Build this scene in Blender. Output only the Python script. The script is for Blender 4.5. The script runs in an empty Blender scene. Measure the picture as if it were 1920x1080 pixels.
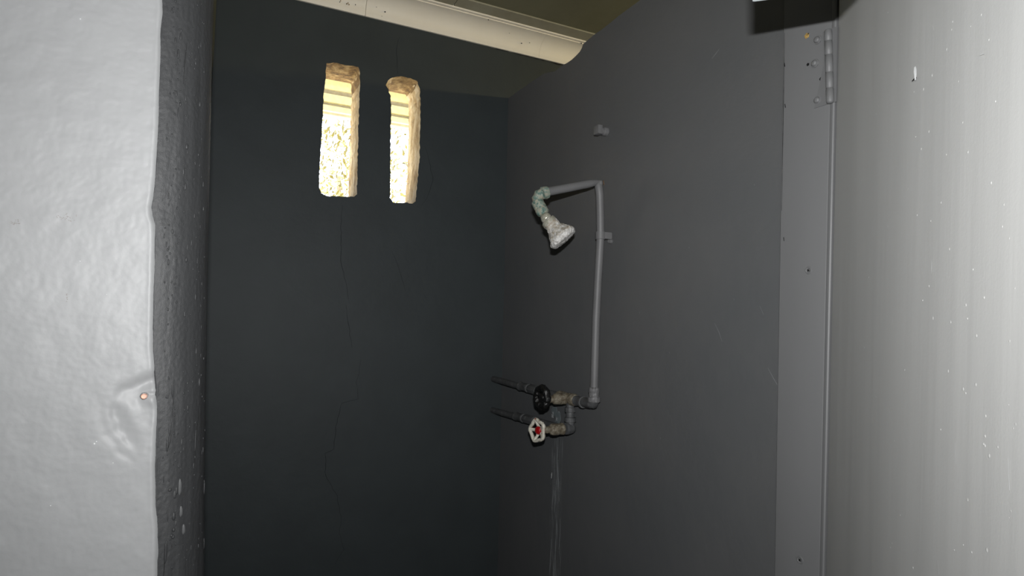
import bpy, bmesh, math, random
from mathutils import Vector, Matrix, noise
random.seed(7)
PI = math.pi
S = bpy.context.scene
COL = S.collection

# ------------------------------------------------------------------ camera frame
F = 1120.0
CAM = Vector((0.0, 0.0, 1.5))
_y = Vector((412 - 960, 540 - 590, -F)).normalized()
_x = Vector((3180 - 960, 540 - 651, -F))
_x = (_x - _y * _x.dot(_y)).normalized()
_z = _x.cross(_y)
ROT = Matrix((_x, _y, _z))                      # camera -> world

def ray(px, py):
    return ROT @ Vector(((px - 960) / F, (540 - py) / F, -1.0))
def on(px, py, ax, v):
    d = ray(px, py)
    return CAM + d * ((v - CAM[ax]) / d[ax])
def onX(px, py, v): return on(px, py, 0, v)
def onY(px, py, v): return on(px, py, 1, v)
def onZ(px, py, v): return on(px, py, 2, v)
def deep(px, py, d): return CAM + ray(px, py) * d
def proj(p):
    c = ROT.transposed() @ (Vector(p) - CAM)
    return 960 + F * c.x / -c.z, 540 - F * c.y / -c.z, -c.z
def interp(tab, v):
    if v <= tab[0][0]: return tab[0][1]
    for (a, b), (c, d) in zip(tab, tab[1:]):
        if v <= c: return b + (d - b) * (v - a) / (c - a)
    return tab[-1][1]

# ------------------------------------------------------------------ materials
def new_mat(name):
    m = bpy.data.materials.new(name); m.use_nodes = True
    nt = m.node_tree
    b = nt.nodes['Principled BSDF']
    return m, nt, b
def coords(nt, scale=(1, 1, 1), rot=(0, 0, 0)):
    tc = nt.nodes.new('ShaderNodeTexCoord'); mp = nt.nodes.new('ShaderNodeMapping')
    mp.inputs['Scale'].default_value = scale; mp.inputs['Rotation'].default_value = rot
    nt.links.new(tc.outputs['Object'], mp.inputs['Vector'])
    return mp.outputs['Vector']
def noise_tex(nt, scale, detail=4, stretch=(1, 1, 1), rough=.55):
    n = nt.nodes.new('ShaderNodeTexNoise')
    n.inputs['Scale'].default_value = scale; n.inputs['Detail'].default_value = detail
    n.inputs['Roughness'].default_value = rough
    nt.links.new(coords(nt, stretch), n.inputs['Vector'])
    return n.outputs['Fac']
def ramp(nt, fac, stops):
    r = nt.nodes.new('ShaderNodeValToRGB')
    e = r.color_ramp.elements
    while len(e) < len(stops): e.new(.5)
    for el, (p, c) in zip(e, stops):
        el.position = p; el.color = c if len(c) == 4 else (*c, 1)
    nt.links.new(fac, r.inputs['Fac'])
    return r.outputs['Color']
def mix(nt, fac, a, b, mode='MIX'):
    m = nt.nodes.new('ShaderNodeMix'); m.data_type = 'RGBA'; m.blend_type = mode
    for k, s in ((0, fac), (6, a), (7, b)):
        if hasattr(s, 'is_output'): nt.links.new(s, m.inputs[k])
        elif k == 0: m.inputs[0].default_value = s
        else: m.inputs[k].default_value = (*s, 1)
    return m.outputs[2]
def math_n(nt, op, a, b=0.0):
    m = nt.nodes.new('ShaderNodeMath'); m.operation = op
    for k, s in ((0, a), (1, b)):
        if hasattr(s, 'is_output'): nt.links.new(s, m.inputs[k])
        else: m.inputs[k].default_value = s
    return m.outputs[0]
def bumps(nt, b, layers):
    prev = None
    for fac, strength, dist in layers:
        n = nt.nodes.new('ShaderNodeBump')
        n.inputs['Strength'].default_value = strength; n.inputs['Distance'].default_value = dist
        nt.links.new(fac, n.inputs['Height'])
        if prev: nt.links.new(prev, n.inputs['Normal'])
        prev = n.outputs['Normal']
    nt.links.new(prev, b.inputs['Normal'])
def grey(v, tint=(1, 1, 1)): return tuple(v * t for t in tint)

def paint(name, base, rough=.5, spec=.4, fine=(260, .25, .0006), coarse=(18, .3, .004), var=.1, stretch=(1, 1, 1), specks=None):
    m, nt, b = new_mat(name)
    n1 = noise_tex(nt, 7, 4, stretch)
    lo = tuple(c * (1 - var) for c in base); hi = tuple(c * (1 + var) for c in base)
    col = ramp(nt, n1, [(.3, lo), (.7, hi)])
    if specks:
        sc, thr, sc_col = specks
        n2 = noise_tex(nt, sc, 2)
        col = mix(nt, ramp(nt, n2, [(thr, (0, 0, 0)), (thr + .03, (1, 1, 1))]), col, sc_col)
    nt.links.new(col, b.inputs['Base Color'])
    b.inputs['Roughness'].default_value = rough
    b.inputs['Specular IOR Level'].default_value = spec
    bumps(nt, b, [(noise_tex(nt, coarse[0], 3, stretch), coarse[1], coarse[2]), (noise_tex(nt, fine[0], 3), fine[1], fine[2])])
    return m
def simple(name, base, rough=.5, metal=0, spec=.4, bump=None):
    m, nt, b = new_mat(name)
    n = noise_tex(nt, 60, 3)
    nt.links.new(ramp(nt, n, [(.3, tuple(c * .88 for c in base)), (.7, tuple(c * 1.1 for c in base))]), b.inputs['Base Color'])
    b.inputs['Roughness'].default_value = rough; b.inputs['Metallic'].default_value = metal
    b.inputs['Specular IOR Level'].default_value = spec
    if bump: bumps(nt, b, [(noise_tex(nt, bump[0], 4), bump[1], bump[2])])
    return m
def blotch(name, stops, scale, rough=.7, bump=(300, .6, .001), metal=0, stretch=(1, 1, 1), spec=.4):
    m, nt, b = new_mat(name)
    nt.links.new(ramp(nt, noise_tex(nt, scale, 6, stretch, .65), stops), b.inputs['Base Color'])
    b.inputs['Roughness'].default_value = rough; b.inputs['Metallic'].default_value = metal
    b.inputs['Specular IOR Level'].default_value = spec
    bumps(nt, b, [(noise_tex(nt, bump[0], 5), bump[1], bump[2])])
    return m

M = {}
M['light'] = paint('light_grey_wall_paint', grey(.255, (.985, 1.003, 1.012)), rough=.5, spec=.35, fine=(420, .18, .0005), coarse=(35, .12, .003), var=.04)
M['dark'] = paint('dark_grey_wall_paint', (.0285, .0350, .0370), rough=.6, spec=.3, fine=(330, .3, .0006), coarse=(25, .3, .003), var=.08)
M['nib'] = paint('dark_grey_jamb_paint', (.0285, .0296, .0308), rough=.55, spec=.35, fine=(900, .5, .0005), coarse=(260, .35, .0010), var=.08, stretch=(1, 1, .3))
M['flake'] = simple('grey_lit_drip', (.072, .074, .075), .55)  # lighter grey puts the flash-lit look of the big drips into colour
M['board'] = paint('grey_board_paint', (.126, .128, .130), rough=.55, spec=.5, fine=(300, .2, .0004), coarse=(25, .15, .002), var=.04, stretch=(1, 1, .3))
M['pipe'] = paint('grey_pipe_paint', (.125, .125, .127), rough=.5, spec=.4, fine=(300, .3, .0005), coarse=(60, .3, .001), var=.1)
M['pipe_old'] = blotch('old_grey_pipe_paint', [(.3, (.045, .047, .048)), (.6, (.072, .074, .076)), (.74, (.17, .17, .17))], 60, .55, (220, .6, .001))

# partition paint: warm to cool grey with limescale runs under the valves
def partition_paint():
    m, nt, b = new_mat('partition_grey_paint')
    base = ramp(nt, noise_tex(nt, 3.0, 4), [(.3, (.081, .085, .0885)), (.7, (.098, .099, .0995))])
    tc = nt.nodes.new('ShaderNodeTexCoord'); sp = nt.nodes.new('ShaderNodeSeparateXYZ')
    nt.links.new(tc.outputs['Object'], sp.inputs[0])
    yc = onX(1043, 900, .92).y
    ztop = onX(1046, 815, .92).z
    wob = math_n(nt, 'MULTIPLY', math_n(nt, 'SUBTRACT', noise_tex(nt, 9, 4), .5), .06)
    dy = math_n(nt, 'ABSOLUTE', math_n(nt, 'SUBTRACT', math_n(nt, 'ADD', sp.outputs['Y'], wob), yc))
    band = ramp(nt, math_n(nt, 'MULTIPLY', dy, 20.0), [(.2, (1, 1, 1)), (.75, (0, 0, 0))])
    below = ramp(nt, math_n(nt, 'MULTIPLY', math_n(nt, 'SUBTRACT', ztop, sp.outputs['Z']), 1.0), [(0.0, (0, 0, 0)), (.03, (1, 1, 1))])
    streak = ramp(nt, noise_tex(nt, 150, 3, (1, 1, .05)), [(.46, (0, 0, 0)), (.60, (1, 1, 1))])
    patch = ramp(nt, noise_tex(nt, 30, 4, (1, 1, .4)), [(.34, (0, 0, 0)), (.56, (1, 1, 1))])
    k = mix(nt, 1.0, band, below, 'MULTIPLY'); k = mix(nt, 1.0, k, streak, 'MULTIPLY'); k = mix(nt, 1.0, k, patch, 'MULTIPLY')
    
    nt.links.new(mix(nt, k, base, (.21, .225, .23)), b.inputs['Base Color'])
    b.inputs['Roughness'].default_value = .58; b.inputs['Specular IOR Level'].default_value = .55
    bumps(nt, b, [(noise_tex(nt, 30, 3), .3, .003), (noise_tex(nt, 330, 3), .3, .0006)])
    return m
M['partition'] = partition_paint()
M['door'] = paint('light_grey_door_paint', (.42, .422, .412), rough=.5, spec=.4, fine=(380, .2, .0004), coarse=(45, .14, .002), var=.05, stretch=(1, 1, .05))
M['stain'] = simple('grey_smudge', (.215, .205, .20), .6)
M['chip'] = simple('peeled_paint_flake', (.55, .56, .56), .6)
M['groove'] = simple('dark_crevice_and_shade', (.012, .012, .012), .8, spec=.1)  # real gaps and holes, plus painted shade at the bolts and door flake
M['hair'] = simple('hairline_crack_dirt', (.014, .016, .017), .8, spec=.1)
M['scratch'] = simple('pale_scuff', (.17, .175, .18), .6)
M['scale'] = simple('limescale_run', (.26, .275, .28), .7)
M['patch'] = blotch('pale_scale_patch', [(.35, (.10, .12, .125)), (.6, (.135, .16, .165)), (.75, (.24, .26, .26))], 70, .6)
M['cornice'] = blotch('cream_cornice_paint', [(.22, (.58, .48, .32)), (.36, (.72, .665, .56)), (.7, (.75, .70, .60))], 9, .5, (60, .15, .002))
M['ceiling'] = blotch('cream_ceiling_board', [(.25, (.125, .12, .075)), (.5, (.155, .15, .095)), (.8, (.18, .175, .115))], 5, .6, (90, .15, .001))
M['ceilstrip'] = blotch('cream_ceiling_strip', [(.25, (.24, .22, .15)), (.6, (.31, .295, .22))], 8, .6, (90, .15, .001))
M['reveal'] = blotch('stained_concrete_reveal', [(.30, (.12, .065, .022)), (.44, (.36, .27, .15)), (.58, (.50, .43, .31)), (.8, (.58, .53, .42))], 34, .85, (120, .8, .004), stretch=(1, 1, .35))
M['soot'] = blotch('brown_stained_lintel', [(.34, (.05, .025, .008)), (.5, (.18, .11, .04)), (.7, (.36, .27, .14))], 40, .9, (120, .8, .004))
M['floor'] = blotch('grey_concrete_floor', [(.3, (.06, .06, .06)), (.7, (.10, .10, .095))], 6, .7)
M['plain'] = simple('grey_plaster', (.05, .05, .05), .8)
M['render'] = simple('cream_outside_render', (.72, .68, .55), .85)
M['lime'] = blotch('limescale_crust', [(.28, (.16, .12, .085)), (.42, (.30, .27, .22)), (.6, (.46, .45, .43)), (.8, (.6, .6, .58))], 90, .7, (260, .9, .002))
M['crust'] = blotch('white_scale_crust', [(.3, (.30, .29, .27)), (.5, (.50, .49, .47)), (.75, (.62, .62, .61))], 160, .7, (300, .9, .002))
M['verd'] = blotch('verdigris_fitting', [(.30, (.015, .05, .045)), (.42, (.09, .15, .125)), (.54, (.24, .25, .205)), (.70, (.28, .235, .16))], 110, .6, (240, .9, .0015))
M['ballm'] = blotch('scaled_chrome', [(.3, (.22, .21, .15)), (.6, (.46, .45, .38)), (.8, (.6, .6, .56))], 120, .28, (160, .5, .001), metal=.35)
M['bronze'] = blotch('scaled_bronze', [(.28, (.05, .036, .02)), (.45, (.12, .10, .07)), (.62, (.21, .19, .145)), (.8, (.34, .32, .28))], 110, .55, (240, .9, .0016))
M['blackw'] = simple('black_gloss_enamel', (.006, .006, .006), .25, spec=.5, bump=(260, .8, .002))
def wheel_white():
    m, nt, b = new_mat('chipped_white_enamel')
    c = ramp(nt, noise_tex(nt, 45, 3), [(.36, (.2, .012, .01)), (.40, (.42, .40, .33)), (.6, (.55, .53, .46)), (.74, (.2, .165, .09))])
    nt.links.new(c, b.inputs['Base Color']); b.inputs['Roughness'].default_value = .45
    bumps(nt, b, [(noise_tex(nt, 250, 3), .5, .001)])
    return m
M['whitew'] = wheel_white()
M['red'] = simple('red_enamel', (.30, .004, .006), .35, bump=(300, .4, .001))
M['copper'] = simple('bare_copper', (.92, .58, .46), .3, metal=.6)
M['steel'] = simple('painted_steel', (.1, .1, .1), .45, bump=(200, .4, .0006))
M['filler'] = blotch('yellow_filler', [(.35, (.20, .12, .03)), (.6, (.42, .28, .09))], 300, .8)
M['rust'] = simple('dull_rust', (.13, .085, .05), .8)
M['blue'] = simple('pale_blue_enamel', (.55, .6, .62), .5)
M['eave'] = simple('cream_eave_board', (.85, .80, .52), .7)
M['eaveshade'] = simple('grey_eave_shade', (.36, .34, .30), .8)  # grey colour stands in for the shaded undersides of the eave boards
M['leaf'] = blotch('yellow_green_leaves', [(.3, (.09, .08, .016)), (.55, (.17, .15, .04)), (.75, (.32, .29, .10))], 6, .6)
M['bark'] = simple('grey_bark', (.2, .16, .11), .9)
M['earth'] = blotch('pale_dry_ground', [(.3, (.60, .56, .46)), (.7, (.72, .67, .56))], 3, .9)

# ------------------------------------------------------------------ mesh helpers
class MB:
    def __init__(s): s.v = []; s.f = []; s.mi = []
    def add(s, verts, faces, mi=0):
        o = len(s.v); s.v += [Vector(v) for v in verts]
        for f in faces: s.f.append([i + o for i in f]); s.mi.append(mi)
    def quad(s, a, b, c, d, mi=0): s.add([a, b, c, d], [(0, 1, 2, 3)], mi)
    def box(s, lo, hi, mi=0):
        (a, b, c), (d, e, f) = lo, hi
        s.add([(a, b, c), (d, b, c), (d, e, c), (a, e, c), (a, b, f), (d, b, f), (d, e, f), (a, e, f)],
              [(0, 3, 2, 1), (4, 5, 6, 7), (0, 1, 5, 4), (1, 2, 6, 5), (2, 3, 7, 6), (3, 0, 4, 7)], mi)
    def prism(s, poly, off, mi=0):
        n = len(poly); off = Vector(off)
        s.add([Vector(p) for p in poly] + [Vector(p) + off for p in poly],
              [tuple(range(n))[::-1], tuple(range(n, 2 * n))] + [(i, (i + 1) % n, n + (i + 1) % n, n + i) for i in range(n)], mi)
    def rings(s, rings, closed=True, caps=True, mi=0):
        n = len(rings[0]); vs = [p for r in rings for p in r]; fs = []
        for k in range(len(rings) - 1):
            for i in range(n if closed else n - 1):
                j = (i + 1) % n
                fs.append((k * n + i, k * n + j, (k + 1) * n + j, (k + 1) * n + i))
        if caps and closed:
            fs.append(tuple(range(n))[::-1]); fs.append(tuple((len(rings) - 1) * n + i for i in range(n)))
        s.add(vs, fs, mi)
    def tube(s, pts, rad, seg=20, mi=0, flat=None):
        pts = [Vector(p) for p in pts]
        if not isinstance(rad, (list, tuple)): rad = [rad] * len(pts)
        t0 = (pts[1] - pts[0]).normalized()
        u = t0.orthogonal().normalized(); rings = []
        for i, p in enumerate(pts):
            if i == 0: t = t0
            elif i == len(pts) - 1: t = (pts[i] - pts[i - 1]).normalized()
            else: t = ((pts[i] - pts[i - 1]).normalized() + (pts[i + 1] - pts[i]).normalized()).normalized()
            u = (u - t * u.dot(t)).normalized(); w = t.cross(u)
            rings.append([p + (u * math.cos(a) + w * math.sin(a)) * rad[i] for a in (2 * PI * k / seg for k in range(seg))])
        s.rings(rings, mi=mi)
    def lathe(s, o, axis, prof, seg=24, mi=0, phase=0.0, lobes=None):
        o = Vector(o); a = Vector(axis).normalized(); u = a.orthogonal().normalized(); w = a.cross(u)
        rings = []
        for r, h in prof:
            ring = []
            for k in range(seg):
                th = 2 * PI * k / seg + phase
                q = r * (1 + (lobes[1] * math.cos(lobes[0] * th) if lobes else 0))
                ring.append(o + a * h + (u * math.cos(th) + w * math.sin(th)) * q)
            rings.append(ring)
        s.rings(rings, mi=mi)
    def sphere(s, o, r, seg=20, squash=(1, 1, 1), mi=0):
        o = Vector(o); n = seg // 2
        rings = [[o + Vector((max(1e-4, math.sin(PI * k / n)) * math.cos(2 * PI * j / seg) * r * squash[0],
                              max(1e-4, math.sin(PI * k / n)) * math.sin(2 * PI * j / seg) * r * squash[1],
                              math.cos(PI * k / n) * r * squash[2])) for j in range(seg)] for k in range(n + 1)]
        s.rings(rings, mi=mi)
    def ribbon(s, pts, width, normal, lift=.0004, mi=0, taper=True):
        pts = [Vector(p) for p in pts]; nrm = Vector(normal); n = len(pts); L = []; Rr = []
        for i, p in enumerate(pts):
            t = (pts[min(i + 1, n - 1)] - pts[max(i - 1, 0)]).normalized()
            sd = t.cross(nrm).normalized()
            w = width * .5 * (1 if not taper else (.35 + .65 * min(1, 2.2 * min(i, n - 1 - i) / max(1, n - 1) + .2)))
            w *= random.uniform(.75, 1.2)
            L.append(p + sd * w + nrm * lift); Rr.append(p - sd * w + nrm * lift)
        s.add(L + Rr, [(i, i + 1, n + i + 1, n + i) for i in range(n - 1)], mi)
    def build(s, name, mats, parent=None, smooth=40, bevel=0, sub=0, rough=None, fix=True):
        me = bpy.data.meshes.new(name)
        bm = bmesh.new()
        vs = [bm.verts.new(v) for v in s.v]
        for f, mi in zip(s.f, s.mi):
            try:
                fc = bm.faces.new([vs[i] for i in f]); fc.material_index = mi
            except ValueError: pass
        if fix:
            bmesh.ops.remove_doubles(bm, verts=bm.verts, dist=1e-6)
            bmesh.ops.recalc_face_normals(bm, faces=bm.faces)
        if bevel:
            es = [e for e in bm.edges if len(e.link_faces) == 2 and e.calc_face_angle(0) > .5]
            bmesh.ops.bevel(bm, geom=es, offset=bevel, segments=2, profile=.6, affect='EDGES', clamp_overlap=True)
        for _ in range(sub):
            bmesh.ops.subdivide_edges(bm, edges=bm.edges[:], cuts=1, use_grid_fill=True)
        if rough:
            amp, sc = rough
            bm.normal_update()
            dv = [(v, v.normal * amp * (noise.noise(v.co * sc) + .5 * noise.noise(v.co * sc * 2.3))) for v in bm.verts]
            for v, d in dv: v.co += d
        bm.to_mesh(me); bm.free()
        for m in (mats if isinstance(mats, (list, tuple)) else [mats]): me.materials.append(m)
        if smooth:
            for p in me.polygons: p.use_smooth = True
            me.set_sharp_from_angle(angle=math.radians(smooth))
        o = bpy.data.objects.new(name, me); COL.objects.link(o)
        if parent:
            o.parent = parent
            if parent.type == 'EMPTY': o.matrix_parent_inverse = Matrix.Translation(parent.location).inverted()
        return o
def tag(o, label, cat, group=None):
    o['label'] = label; o['category'] = cat
    if group: o['group'] = group
    return o
def thing(name, label, cat, loc, group=None):
    o = bpy.data.objects.new(name, None); COL.objects.link(o)
    o.location = loc; o.empty_display_size = .05
    return tag(o, label, cat, group)
def struct(o, label=None):
    o['kind'] = 'structure'
    if label: o['label'] = label
    return o

# ------------------------------------------------------------------ key planes
XW = .92                       # face of the shower partition
YB = onX(945, 540, XW).y       # inner face of the back wall
YL = .85                       # face of the pale front wall
ZC = 2.57                      # ceiling
TW = .14                       # back wall thickness
ZP = onX(1200, 0, XW).z        # top of the partition
FLASH = CAM + ROT @ Vector((.004, .078, 0.0))

# ------------------------------------------------------------------ room shell
b = MB(); b.box((-1.3, -1.5, -.1), (3.1, YB + TW, 0)); struct(b.build('floor', M['floor']))
b = MB(); b.box((-1.3, -1.5, ZC), (3.1, YB + .02, ZC + .1))
# a butt joint across the ceiling sheets
p0 = onZ(856, 0, ZC); b.box((p0.x - .0015, 1.2, ZC - .0006), (p0.x + .0015, 1.86, ZC + .001), 1)
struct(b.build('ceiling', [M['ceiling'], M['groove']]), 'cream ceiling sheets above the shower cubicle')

def smooth_loop(pts, jit, n=3):
    """resample a closed pixel outline and roughen it like broken plaster"""
    out = []
    for i, (x, y) in enumerate(pts):
        x2, y2 = pts[(i + 1) % len(pts)]
        m = max(1, int(math.hypot(x2 - x, y2 - y) / 2.5))
        for k in range(m):
            t = k / m
            out.append((x + (x2 - x) * t, y + (y2 - y) * t))
    r = []
    for i, (x, y) in enumerate(out):
        r.append((x + jit * noise.noise((x * .13, y * .13, 3.1)) + random.uniform(-.14, .14) * jit, y + jit * noise.noise((x * .13, y * .13, 9.7)) + random.uniform(-.14, .14) * jit))
    return r
W1 = [(612, 118), (634, 118), (650, 122), (664, 124), (672, 125), (675, 138), (674, 188), (672.6, 223), (671, 280), (670, 330), (669, 364), (664, 369), (640, 368), (613, 367), (602, 362), (599, 352), (598.5, 333), (603, 253), (607, 179), (610, 149)]
W2 = [(727, 151), (735, 145), (750, 143), (767, 146), (782, 152), (787.5, 167), (788, 223), (786.6, 297), (782, 348), (779, 378), (773, 382), (764, 380), (738, 380), (731, 371), (732, 357), (732, 297), (733, 223), (733, 181), (729, 170), (724, 160)]
loops = [[onY(x, y, YB) for x, y in smooth_loop(w, 1.6)] for w in (W1, W2)]
outer = []
for lp in loops:
    cx = sum(p.x for p in lp) / len(lp); zmin = min(p.z for p in lp); zmax = max(p.z for p in lp)
    xs = sorted(p.x for p in lp); xa, xb = xs[len(xs) // 6], xs[-len(xs) // 6]
    o = []
    for p in lp:
        q = Vector((min(max(p.x, xa), xb), YB + TW, min(max(p.z, zmin + .004), zmax - .006)))
        q.x += .0012 * noise.noise(p * 90); o.append(q)
    outer.append(o)
def holed(y, lps, rect):
    bm = bmesh.new()
    x0, x1, z0, z1 = rect
    def loop(ps):
        vs = [bm.verts.new(p) for p in ps]
        for i in range(len(vs)): bm.edges.new((vs[i], vs[(i + 1) % len(vs)]))
    loop([Vector((x0, y, z0)), Vector((x1, y, z0)), Vector((x1, y, z1)), Vector((x0, y, z1))])
    for l in lps: loop(l)
    bmesh.ops.triangle_fill(bm, use_beauty=True, edges=bm.edges[:], normal=(0, 1 if y > YB + .01 else -1, 0))
    bm.verts.ensure_lookup_table()
    vs = [v.co.copy() for v in bm.verts]; idx = {v: i for i, v in enumerate(bm.verts)}
    fs = [[idx[v] for v in f.verts] for f in bm.faces]
    bm.free()
    return vs, fs
rect = (-1.3, 3.1, 0, ZC + .1)
b = MB()
b.add(*holed(YB, loops, rect)); b.add(*holed(YB + TW, outer, rect), 1)
for (xa, za, xb, zb) in ((-1.3, 0, 3.1, 0), (3.1, 0, 3.1, ZC + .1), (3.1, ZC + .1, -1.3, ZC + .1), (-1.3, ZC + .1, -1.3, 0)):
    b.quad((xa, YB, za), (xb, YB, zb), (xb, YB + TW, zb), (xa, YB + TW, za), 1)
# hairline cracks in the plaster
def crack(pts, w=.0011, mi=2):
    out = []
    for (x, y), (x2, y2) in zip(pts, pts[1:]):
        m = max(2, int(math.hypot(x2 - x, y2 - y) / 7))
        for k in range(m):
            t = k / m; out.append(onY(x + (x2 - x) * t + random.uniform(-1, 1) * 1.1, y + (y2 - y) * t, YB))
    out.append(onY(*pts[-1], YB))
    b.ribbon(out, w, (0, -1, 0), .0003, mi)
crack([(641, 385), (639, 450), (640, 497), (650, 535), (655, 568)])
crack([(649, 572), (654, 612), (660, 652)])
crack([(677, 674), (673, 700), (668, 717), (672, 748), (641, 756), (630, 800), (626, 842), (610, 850), (610, 892), (632, 930), (640, 975), (636, 1000), (645, 1030), (628, 1058)])
crack([(748, 70), (743, 100), (746, 138)], .0012)
crack([(798, 275), (806, 305), (812, 340), (800, 372), (790, 385)], .0012)
crack([(735, 470), (750, 510), (760, 545)], .0009)
# dark line and small pale flakes under the cornice
def flake(x0, y0, x1, y1, w, mi):
    n = int(abs(x1 - x0) / 6); out = []
    for k in range(n + 1):
        t = k / n; out.append(onY(x0 + (x1 - x0) * t, y0 + (y1 - y0) * t + random.uniform(-1.2, 1.2), YB))
    b.ribbon(out, w, (0, -1, 0), .0006, mi, False)
flake(545, -9, 1060, 123, .006, 3)
flake(855, 71, 876, 75, .0016, 4); flake(1004, 107, 1012, 109, .0016, 4)
struct(b.build('wall_back', [M['dark'], M['render'], M['hair'], M['groove'], M['chip']], smooth=0, fix=False), 'dark grey plastered back wall with two slit openings')

for n, (lp, ot) in enumerate(zip(loops, outer)):
    rings = []
    for k in range(9):
        t = k / 8
        rr = []
        for i, (p, q) in enumerate(zip(lp, ot)):
            s_ = min(1, t * 3.2); s_ = s_ * s_ * (3 - 2 * s_)
            c = Vector((p.x + (q.x - p.x) * s_, p.y + (q.y - p.y) * t, p.z + (q.z - p.z) * s_))
            if 0 < k < 8: c += Vector((noise.noise(c * 45) + .5 * noise.noise(c * 140), 0, noise.noise(c * 45 + Vector((7, 7, 7))))) * .0032
            rr.append(c)
        rings.append(rr)
    w = MB(); w.rings(rings, caps=False)
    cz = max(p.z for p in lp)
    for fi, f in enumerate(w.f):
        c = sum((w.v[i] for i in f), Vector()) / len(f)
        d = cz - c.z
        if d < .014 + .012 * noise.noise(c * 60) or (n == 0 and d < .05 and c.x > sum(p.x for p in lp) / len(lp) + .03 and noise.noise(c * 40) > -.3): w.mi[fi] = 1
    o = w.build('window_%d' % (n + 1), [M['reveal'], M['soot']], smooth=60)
    # rough crumbs of render on the lip at the room face
    struct(o, ['left slit window opening with stained cream reveals', 'right slit window opening with wide cream reveal'][n])

# partition with the shower: irregular top edge, full thickness
top_px = [(962, 178), (975, 168), (985, 162), (995, 154), (1006, 147), (1020, 138), (1028, 136), (1036, 135), (1042, 133), (1048, 128), (1056, 122), (1064, 117.5), (1072, 112), (1080, 104.5), (1087, 97), (1091, 90), (1093, 83), (1100, 77), (1112, 66.5), (1128, 55.5), (1144, 43)]
top = [onX(x, y, XW) for x, y in top_px]
YS = lambda z: .7545 + (2.047 - z) * .0231           # seam beside the jamb board
YE = lambda z: .647 + (2.02 - z) * .0323             # outer edge of the jamb board
poly = [Vector((XW, YB, 0)), Vector((XW, YB, ZP + .002))] + top
k = top[-1].y
while k > .80:
    k -= .035; poly.append(Vector((XW, max(k, YS(ZP) + .003), ZP + .0012 * noise.noise((k * 30, 0, 0)))))
poly.append(Vector((XW, YS(ZP) + .0012, ZP))); poly.append(Vector((XW, YS(0) + .0012, 0)))
b = MB(); b.prism(poly, (.1, 0, 0))
def scr(pts, w, mi): b.ribbon([onX(x, y, XW) for x, y in pts], w, (-1, 0, 0), .0004, mi)
scr([(1335, 110), (1343, 100), (1349, 92)], .002, 2)
scr([(1340, 606), (1348, 622), (1354, 640)], .0012, 2); scr([(1425, 574), (1432, 590)], .0014, 2); scr([(1440, 690), (1452, 712), (1458, 722)], .0014, 2)
scr([(1034, 897), (1034.5, 890), (1035, 886)], .005, 3)
scr([(1031, 1080), (1032, 1062), (1034, 1050)], .004, 2); scr([(1051, 970), (1052, 995)], .0016, 2)
for x_, y_, r_, l_ in ((1040, 770, .0175, .0003), (1047, 781, .0150, .0004), (1045, 792, .014, .0005)):
    b.lathe(onX(x_, y_, XW), (-1, 0, 0), [(r_, -.001), (r_ * .96, l_), (.0001, l_)], 26, 5, .3, (3, .16))
for x_, y_, r_, l_ in ((1036, 780, .006, .0007), (1044, 786, .005, .0008), (1037, 774, .0035, .0009)):
    b.lathe(onX(x_, y_, XW), (-1, 0, 0), [(r_, -.001), (r_ * .9, l_), (.0001, l_)], 16, 4, .3, (4, .3))
scr([(1046, 806), (1046.5, 830), (1046, 850), (1044.5, 864)], .0018, 4); scr([(1041, 880), (1040.5, 910), (1041.5, 935), (1040, 960)], .0016, 4)
scr([(1043, 964), (1043.5, 980), (1045, 994)], .0016, 4); scr([(1034.5, 1010), (1033, 1035), (1030, 1078)], .0026, 4); scr([(1049.5, 1020), (1051, 1050), (1050, 1079)], .0014, 4)
scr([(1046.5, 862), (1045.5, 882), (1048, 905), (1048.5, 940)], .0026, 4); scr([(1037, 900), (1037.5, 925), (1035, 950), (1036, 975)], .0020, 4)
scr([(1050, 972), (1050.5, 1000), (1048, 1030)], .0022, 4)
for x, y in ((1199, 585), (1292, 463), (1376, 560), (1453, 1026), (1414, 345), (1255, 660), (1238, 820)):
    scr([(x, y), (x + 1, y + 3)], .0022, 2)
struct(b.build('wall_right', [M['partition'], M['groove'], M['scratch'], M['chip'], M['scale'], M['patch']], smooth=0), 'grey painted partition wall carrying the shower')

# jamb board on the end of the partition
b = MB()
def prof(z):
    s, e = YS(z), YE(z)
    pts = [(XW + .06, s), (XW - .003, s), (XW - .006, s - .003)]
    pts += [(XW - .006, e + .011), (XW - .0052, e + .009), (XW - .0062, e + .0065), (XW - .0062, e + .003), (XW - .0045, e + .001), (XW + .0, e), (XW + .06, e)]
    return [Vector((x, y, z)) for x, y in pts]
b.rings([prof(z) for z in (0, .5, 1.0, 1.5, 2.0, ZP - .02)])
def bd(x, y, d=.0064): return onX(x, y, XW - d)
b.ribbon([bd(1471.5 - (y - 60) * .0165, y) for y in range(62, 400, 9)], .0012, (-1, 0, 0), .0004, 1)
for x, y in ((1472, 195), (1469.5, 445), (1471, 118)): b.ribbon([bd(x, y), bd(x + 1, y + 7)], .003, (-1, 0, 0), .0005, 1)
jamb = struct(b.build('trim_1', [M['board'], M['groove']], smooth=30), 'flat grey jamb board between partition and door')
for (x, y) in ((1516, 507), (1500, 1050)):
    c = bd(x, y, .0061)
    s_ = MB(); s_.lathe(c, (-1, 0, 0), [(.0068, 0), (.0064, .0009), (.0048, .0012), (.0042, .0007), (.0001, .0006)], 20)
    for a in (.5, .5 + PI / 2):
        d = Vector((0, math.cos(a), math.sin(a))) * .0026
        s_.ribbon([c - d + Vector((-.0008, 0, 0)), c + Vector((-.0008, 0, 0)), c + d + Vector((-.0008, 0, 0))], .0016, (-1, 0, 0), .0003, 1, False)
    s_.build('screw', [M['board'], M['groove']], jamb)
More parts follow.
